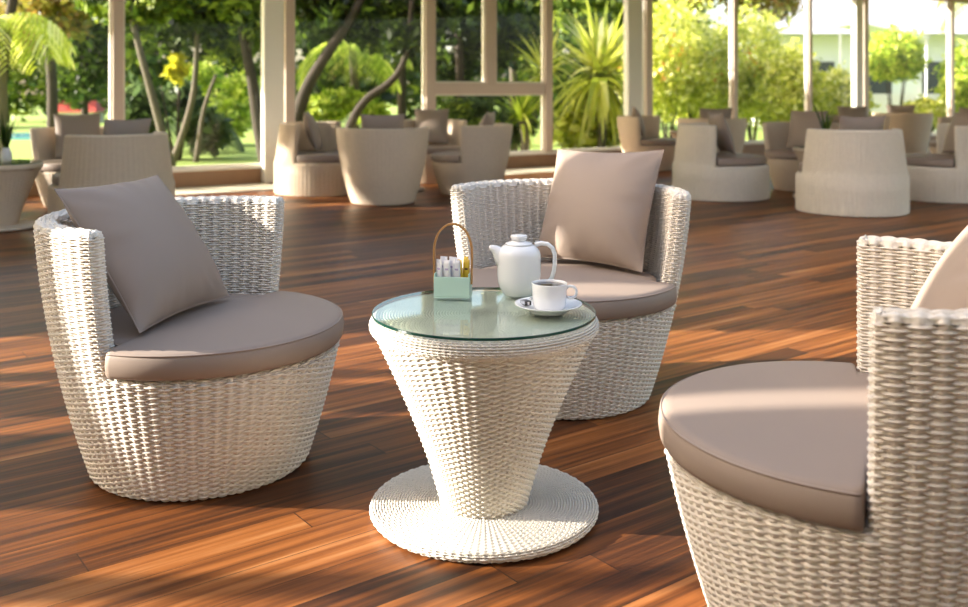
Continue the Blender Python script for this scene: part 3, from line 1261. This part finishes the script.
def trunk_tube(mb, pts, r0, r1, n=10):
    pts = [Vector(p) for p in pts]
    # smooth through the points
    out = []
    m = len(pts)
    for i in range(m - 1):
        p0, p1, p2, p3 = pts[max(i - 1, 0)], pts[i], pts[i + 1], pts[min(i + 2, m - 1)]
        for k in range(4):
            t = k / 4
            out.append(.5 * ((2 * p1) + (p2 - p0) * t + (2 * p0 - 5 * p1 + 4 * p2 - p3) * t * t + (3 * p1 - p0 - 3 * p2 + p3) * t ** 3))
    out.append(pts[-1])
    k = len(out)
    mb.tube(out, [r0 + (r1 - r0) * i / (k - 1) for i in range(k)], n)


def tree(name, label, trunks, blobs, nleaf, size, leaf, bark='bark', group='garden trees outside the windows', cat='tree'):
    base = trunks[0][0][0]
    root = empty(name, (base[0], base[1], GZ))
    tag(root, label, cat, group)
    off = np.array((base[0], base[1], GZ))
    for pts, r0, r1 in trunks:
        mb = MB()
        trunk_tube(mb, [tuple(np.array(p) - off) for p in pts], r0 * .72, r1 * .62)
        mb.build('trunk', M[bark], root)
    V, F = leaf_cloud([(np.array(c) - off, r) for c, r in blobs], nleaf, size)
    mesh_np('crown', V, F, M[leaf], root, smooth=False)
    return root


def shrub(label, blobs, nleaf, size, leaf, group='shrubs outside the windows', name='shrub', extra=None):
    c0 = np.array(blobs[0][0], float)
    off = np.array((c0[0], c0[1], GZ))
    root = empty(name, tuple(off))
    tag(root, label, 'shrub', group)
    mb = MB()
    for k in range(4):
        a = k * 1.7
        mb.tube([(.05 * math.cos(a), .05 * math.sin(a), 0), (.25 * math.cos(a), .25 * math.sin(a), max(.3, (c0[2] - GZ) * .7))], [.03, .012], 6)
    mb.build('stem', M['bark'], root)
    V, F = leaf_cloud([(np.array(c) - off, r) for c, r in blobs], nleaf, size)
    mesh_np('foliage', V, F, M[leaf], root, smooth=False)
    if extra:
        bl, nn, sz, mt = extra
        V, F = leaf_cloud([(np.array(c) - off, r) for c, r in bl], nn, sz)
        mesh_np('blossom', V, F, M[mt], root, smooth=False)
    return root


def gp(u, Y):
    """a point on the lawn below pixel column u at depth Y"""
    return ((u - 484) / FPX * Y, Y, GZ)


def P3(u, v, Y):
    p = at(u, v, Y)
    return (p.x, p.y, p.z)


def bl(u, v, Y, ru, rv, rd=None):
    """blob centred at pixel (u,v), depth Y, radii in pixels there"""
    s = Y / FPX
    return (P3(u, v, Y), (ru * s, (rd if rd else (ru + rv) / 2 * s), rv * s))


# trees seen through the left windows
tree('garden_tree', 'rusty leaved tree behind the first left window', [([gp(52, 19), P3(52, 80, 19), P3(44, 20, 19), P3(40, -30, 19)], .16, .10)],
     [bl(60, 10, 19, 42, 30), bl(25, 22, 19.5, 32, 26), bl(80, -25, 18.5, 50, 28)], 2600, .13, 'leaf_autumn')
tree('garden_tree', 'dark tree with a slim trunk near the first window post', [([gp(86, 21), P3(84, 70, 21), P3(88, 0, 21)], .12, .08)],
     [bl(90, 55, 21, 26, 45), bl(72, 70, 21.5, 22, 35), bl(100, 5, 21, 30, 30)], 3000, .12, 'leaf_dark')
tree('garden_tree', 'tree with a leaning grey trunk in the second window', [([gp(172, 15.2), P3(164, 140, 15.2), P3(152, 95, 15.2), P3(140, 50, 15.2), P3(128, 0, 15.2), P3(122, -40, 15.2)], .10, .07)],
     [bl(135, 12, 15.4, 26, 24), bl(165, -12, 15.4, 36, 28), bl(110, -5, 15.8, 30, 26)], 2400, .12, 'leaf_mid', 'bark_light')
tree('garden_tree', 'tree with crossing slim trunks in the middle of the second window', [([gp(172, 16.2), P3(184, 130, 16.2), P3(194, 90, 16.2), P3(197, 40, 16.2), P3(198, -30, 16.2)], .09, .06),
     ([gp(196, 16.5), P3(204, 110, 16.5), P3(216, 75, 16.5)], .07, .04)],
     [bl(196, 14, 16.4, 34, 26), bl(222, 40, 17, 20, 18), bl(170, 30, 17, 22, 20)], 2400, .13, 'leaf_dark', 'bark_light')
tree('garden_tree', 'dark trunked tree by the left white pillar', [([gp(266, 15.8), P3(259, 130, 15.8), P3(253, 85, 15.8), P3(246, 50, 15.8), P3(240, 10, 15.8), P3(236, -30, 15.8)], .15, .10),
     ([P3(247, 55, 15.8), P3(258, 30, 15.7), P3(272, 5, 15.6)], .07, .05)],
     [bl(248, 8, 16, 30, 24), bl(228, -14, 16.3, 38, 22), bl(262, 34, 15.8, 16, 14), bl(232, 52, 16.4, 20, 12)], 3000, .13, 'leaf_mid')
tree('garden_tree', 'broad dark canopy tree over the third window', [([gp(288, 15), P3(296, 125, 15), P3(306, 90, 15), P3(326, 55, 15), P3(350, 20, 15), P3(370, -20, 15)], .17, .10)],
     [bl(340, 14, 15.4, 50, 26), bl(385, 22, 15.6, 42, 30), bl(305, -8, 15.2, 34, 22), bl(420, 6, 15.8, 40, 34)], 5200, .12, 'leaf_dark')
tree('garden_tree', 'low diagonal dark branch tree in the third window', [([gp(336, 14.6), P3(350, 126, 14.6), P3(366, 100, 14.6), P3(388, 84, 14.6), P3(402, 66, 14.6), P3(408, 40, 14.6), P3(412, 0, 14.6)], .11, .06)],
     [bl(404, 38, 14.8, 24, 20), bl(412, 0, 15, 26, 22)], 1500, .12, 'leaf_dark')
tree('garden_tree', 'straight dark tree right of the third window', [([gp(402, 19), P3(402, 60, 19), P3(404, -20, 19)], .14, .10)],
     [bl(405, 50, 19.3, 40, 22), bl(372, 42, 19.5, 30, 18)], 1800, .13, 'leaf_dark')
tree('garden_tree', 'shaded tree behind the casement window', [([gp(462, 17), P3(460, 70, 17), P3(456, 0, 17)], .13, .10)],
     [bl(462, 14, 17.3, 40, 34), bl(450, 58, 17.6, 26, 26), bl(500, 30, 17.8, 30, 36)], 4200, .13, 'leaf_dark')
tree('garden_tree', 'slim trunked tree behind the right casement', [([gp(514, 18.5), P3(513, 60, 18.5), P3(510, -10, 18.5)], .12, .10)],
     [bl(520, 8, 18.8, 34, 24), bl(535, 50, 19, 24, 24)], 2200, .13, 'leaf_mid', 'bark_light')
tree('garden_tree', 'mid green tree above the spiky yellow plant', [([gp(600, 22), P3(598, 60, 22), P3(590, 0, 22)], .14, .10)],
     [bl(590, 6, 22, 50, 26), bl(640, 0, 22, 40, 24)], 3000, .14, 'leaf_mid')

# bright understorey
shrub('bright green shrub in the lower third window', [bl(318, 112, 16.5, 26, 18), bl(345, 100, 16.8, 22, 12), bl(300, 122, 16.2, 22, 12), bl(372, 112, 17.5, 18, 12)], 3400, .075, 'leaf_bright')
shrub('green shrub glowing behind the second window', [bl(222, 116, 21, 32, 22), bl(246, 96, 21.5, 24, 24), bl(205, 78, 22, 20, 16)], 3200, .10, 'leaf_bright')
shrub('dark broad leaved shrub under the leaning trunk', [bl(140, 116, 17, 24, 34), bl(206, 132, 17.5, 24, 20), bl(180, 100, 18, 20, 20)], 2400, .14, 'leaf_blue')
shrub('yellow leaved croton in the second window', [bl(177, 60, 16.9, 8, 7), bl(184, 70, 16.9, 6, 6), bl(171, 71, 16.8, 6, 5), bl(178, 80, 16.8, 5, 5)], 100, .12, 'croton')
shrub('grey green shrub in the lower casement window', [bl(470, 118, 16, 26, 20), bl(512, 126, 16.5, 22, 16)], 2200, .11, 'leaf_blue')
shrub('sunny shrub behind the lower casement window', [bl(456, 112, 15.6, 16, 12), bl(482, 128, 15.5, 18, 10)], 1500, .07, 'leaf_mid')

hx = [(668, 52, 42, 62, 'tall yellow green bush right of the middle white pillar'),
      (708, 70, 34, 52, 'yellow green bush with orange flowers left of the slim post'),
      (752, 62, 38, 58, 'bright bush right of the slim window post'),
      (790, 84, 30, 40, 'bright bush left of the right white pillar'),
      (838, 96, 30, 30, 'low bright bush behind the right white pillar'),
      (895, 52, 26, 26, 'leafy green bush hanging below the pale awning'),
      (925, 112, 22, 14, 'low lime green bush at the right windows'),
      (966, 76, 24, 34, 'green bush at the right edge of the windows')]
for i, (u, v, ru, rv, lb) in enumerate(hx):
    Y = 20.5 + (i % 3) * .9 + i * .2
    ex = None
    if i in (1, 2, 0):
        ex = ([bl(u - 8, v + 4, Y - .7, ru * .8, rv * .5)], 70, .07, 'flower')
    shrub(lb, [bl(u, v, Y, ru, rv), bl(u - ru * .4, v + rv * .5, Y - .3, ru * .8, rv * .6), bl(u + ru * .4, v + rv * .4, Y + .2, ru * .8, rv * .7)],
          6500 if i < 4 else 3500, .085, 'leaf_yellow' if i not in (5, 7) else 'leaf_bright', extra=ex)
tree('garden_tree', 'rust tinted tree top above the bright bushes', [([gp(690, 26), P3(690, 60, 26), P3(700, 10, 26)], .14, .1)],
     [bl(680, -4, 26, 40, 16), bl(765, 4, 26.5, 40, 18), bl(725, -14, 26, 40, 14)], 2600, .13, 'leaf_autumn')


def spiky(label, u, v, Y, nb, length, width, leaf, drop=False, grp='spiky plants outside the windows'):
    c = at(u, v, Y)
    off = Vector((c.x, c.y, GZ))
    root = empty('spiky_plant', off)
    tag(root, label, 'plant', grp)
    mb = MB()
    trunk_tube(mb, [(0, 0, 0), (.05, 0, (c.z - GZ) * .5), (0, 0, c.z - GZ)], .09, .06)
    mb.build('stem', M['bark_light'], root)
    V, F = [], []
    for i in range(nb):
        a = random.uniform(0, 2 * PI)
        e = random.uniform(-.9 if drop else -.3, 1.35)
        d = (math.cos(a) * math.cos(e), math.sin(a) * math.cos(e), math.sin(e))
        blade_strip(V, F, (0, 0, c.z - GZ + random.uniform(-.12, .12)), d, length * random.uniform(.6, 1.1), width, random.uniform(.1, .9) if e > .2 else random.uniform(.8, 1.6), 6)
    mesh_np('blades', V, F, M[leaf], root, smooth=False)
    return root


spiky('big yellow green spiky plant left of the middle white pillar', 600, 76, 17.0, 260, 1.4, .13, 'leaf_yellow', True)
spiky('second spiky plant low behind the casement window', 522, 118, 15.3, 80, .75, .06, 'leaf_bright')
spiky('upper spiky yellow plant behind the right casement', 546, 72, 15.6, 60, .95, .07, 'leaf_yellow')
shrub('tangle of striped leaves under the big spiky plant', [bl(590, 128, 17.6, 38, 24)], 1800, .14, 'leaf_yellow')


def palm(label, u, v, Y, nf, length, leaf, grp='palms outside the windows'):
    c = at(u, v, Y)
    off = Vector((c.x, c.y, GZ))
    root = empty('palm', off)
    tag(root, label, 'palm', grp)
    mb = MB()
    trunk_tube(mb, [(0, 0, 0), (.06, .02, (c.z - GZ) * .5), (0, 0, c.z - GZ)], .10, .07)
    mb.build('trunk', M['bark_light'], root)
    V, F = [], []
    for i in range(nf):
        a = 2 * PI * i / nf + random.uniform(-.2, .2)
        p = Vector((0, 0, c.z - GZ))
        d = Vector((math.cos(a), math.sin(a), random.uniform(.3, 1.0))).normalized()
        n = 16
        for k in range(n):
            d = (d + Vector((0, 0, -.14))).normalized()
            p = p + d * (length / n)
            side = d.cross(Vector((0, 0, 1))).normalized()
            ll = length * .42 * math.sin(PI * (k + 1.5) / (n + 2)) + .05
            for s in (-1, 1):
                blade_strip(V, F, p, d * .5 + side * s + Vector((0, 0, -.15)), ll, .045, .9, 3)
    mesh_np('fronds', V, F, M[leaf], root, smooth=False)
    return root


palm('sunlit yellow palm at the left edge window', -4, 22, 13.2, 15, 1.25, 'leaf_yellow')
palm('drooping green palm in the third window', 352, 46, 17.5, 12, 1.3, 'leaf_bright')
palm('palm behind the lower second window', 196, 118, 19, 10, 1.3, 'leaf_blue')
palm('yellow palm leaves near the right windows', 1000, -20, 21, 10, 1.7, 'leaf_yellow')

# far green belt behind everything
for i in range(12):
    u = -60 + i * 66
    Y = 31 + (i % 3) * 6
    tree('background_tree', 'far green tree of the belt that closes the garden view', [([gp(u, Y), P3(u, 60, Y), P3(u + 4, -10, Y)], .2, .14)],
         [bl(u, 20, Y, 46, 60), bl(u + 20, 86, Y + .6, 46, 30), bl(u - 20, -40, Y, 50, 40)], 2600, .26, 'leaf_mid' if i % 2 else 'leaf_dark',
         group='far trees of the green belt')

# trees added off to the left, crowns placed to block sun from the lounge
for i, (X, Y, Zc) in enumerate(((-12.6, 9.3, 5.3), (-10.4, 10.7, 5.0), (-8.4, 12.1, 4.8), (-6.4, 13.7, 4.6))):
    tree('shade_tree', 'tall shade tree beside the window wall, left of the palm', [([(X - .5, Y + .1, GZ), (X - .4, Y, 1.5), (X, Y, Zc - .7)], .12, .09)],
         [((X, Y, Zc), (1.35, 1.0, 1.1)), ((X - .5, Y + .3, Zc + .5), (1.2, .9, 1.0))], 5200, .15, 'leaf_mid', group='shade trees along the window wall')

# pool, far buildings
mb = MB()
mb.box(-13.5, -9.3, 24, 27, -.14, -.09)
o = mb.build('pool', M['water'], smooth=False)
tag(o, 'turquoise swimming pool glimpsed through the far left window', 'pool')
b1 = empty('pavilion', at(72, 100, 36) * 1.0)
b1.location.z = GZ
b1.scale = (.5, .5, .55)
tag(b1, 'low red and white pavilion far beyond the left window', 'building')
mb = MB()
mb.box(-1.4, 1.6, 0, 2, 0, .75)
mb.build('wall', M['white_paint'], b1, smooth=False)
mb = MB()
mb.add([(-1.7, -.3, .75), (1.9, -.3, .75), (1.9, 2.3, .75), (-1.7, 2.3, .75), (-1.2, 1, 1.5), (1.4, 1, 1.5)],
       [(0, 1, 5, 4), (1, 2, 5), (2, 3, 4, 5), (3, 0, 4), (3, 2, 1, 0)])
mb.build('roof', M['red_paint'], b1, smooth=False)

b2 = empty('garden_house', (11.0, 30.5, GZ))
tag(b2, 'white garden house with a pale roof behind the right windows', 'building')
mb = MB()
mb.box(-1.6, 6.5, 0, 4, 0, 3.0)
mb.build('wall', M['white_paint'], b2, smooth=False)
mb = MB()
mb.add([(-2.4, -1.0, 2.95), (7.3, -1.0, 2.95), (7.3, 5, 2.95), (-2.4, 5, 2.95), (-1, 2, 5.2), (6, 2, 5.2)],
       [(0, 1, 5, 4), (1, 2, 5), (2, 3, 4, 5), (3, 0, 4), (3, 2, 1, 0)])
mb.build('roof', M['grey_roof'], b2, smooth=False)
for k in range(4):
    f = MB()
    f.box(-.9 + k * 1.8, .1 + k * 1.8, -.05, .0, .9, 2.2)
    fo = f.build('window', M['white_paint'], b2, smooth=False)
    f = MB()
    f.box(-.82 + k * 1.8, .02 + k * 1.8, -.07, -.05, .98, 2.12)
    f.build('pane', M['dark_glass'], fo, smooth=False)
aw = empty('awning', at(895, 24, 24.8))
aw.location.z = GZ
tag(aw, 'pale sloping awning outside left of the last window post', 'awning')
mb = MB()
mb.add([(-.9, 0, 2.95), (.9, 0, 2.55), (.9, 1.6, 2.55), (-.9, 1.6, 2.95), (-.9, 0, 2.99), (.9, 0, 2.59), (.9, 1.6, 2.59), (-.9, 1.6, 2.99)],
       [(3, 2, 1, 0), (4, 5, 6, 7), (0, 1, 5, 4), (1, 2, 6, 5), (2, 3, 7, 6), (3, 0, 4, 7)])
mb.build('canopy', M['white_paint'], aw, smooth=False)
for x, y, h in ((-.85, .1, 2.94), (.85, .1, 2.56), (.85, 1.5, 2.56), (-.85, 1.5, 2.94)):
    mb = MB()
    mb.tube([(x, y, 0), (x, y, h)], .03, 8)
    mb.build('post', M['white_paint'], aw)
lw = MB()
lw.box(9.4, 12.6, 25.0, 25.2, GZ, 1.0)
o = lw.build('garden_wall', M['white_paint'], smooth=False)
tag(o, 'low pale garden wall behind the bushes at the right windows', 'wall')
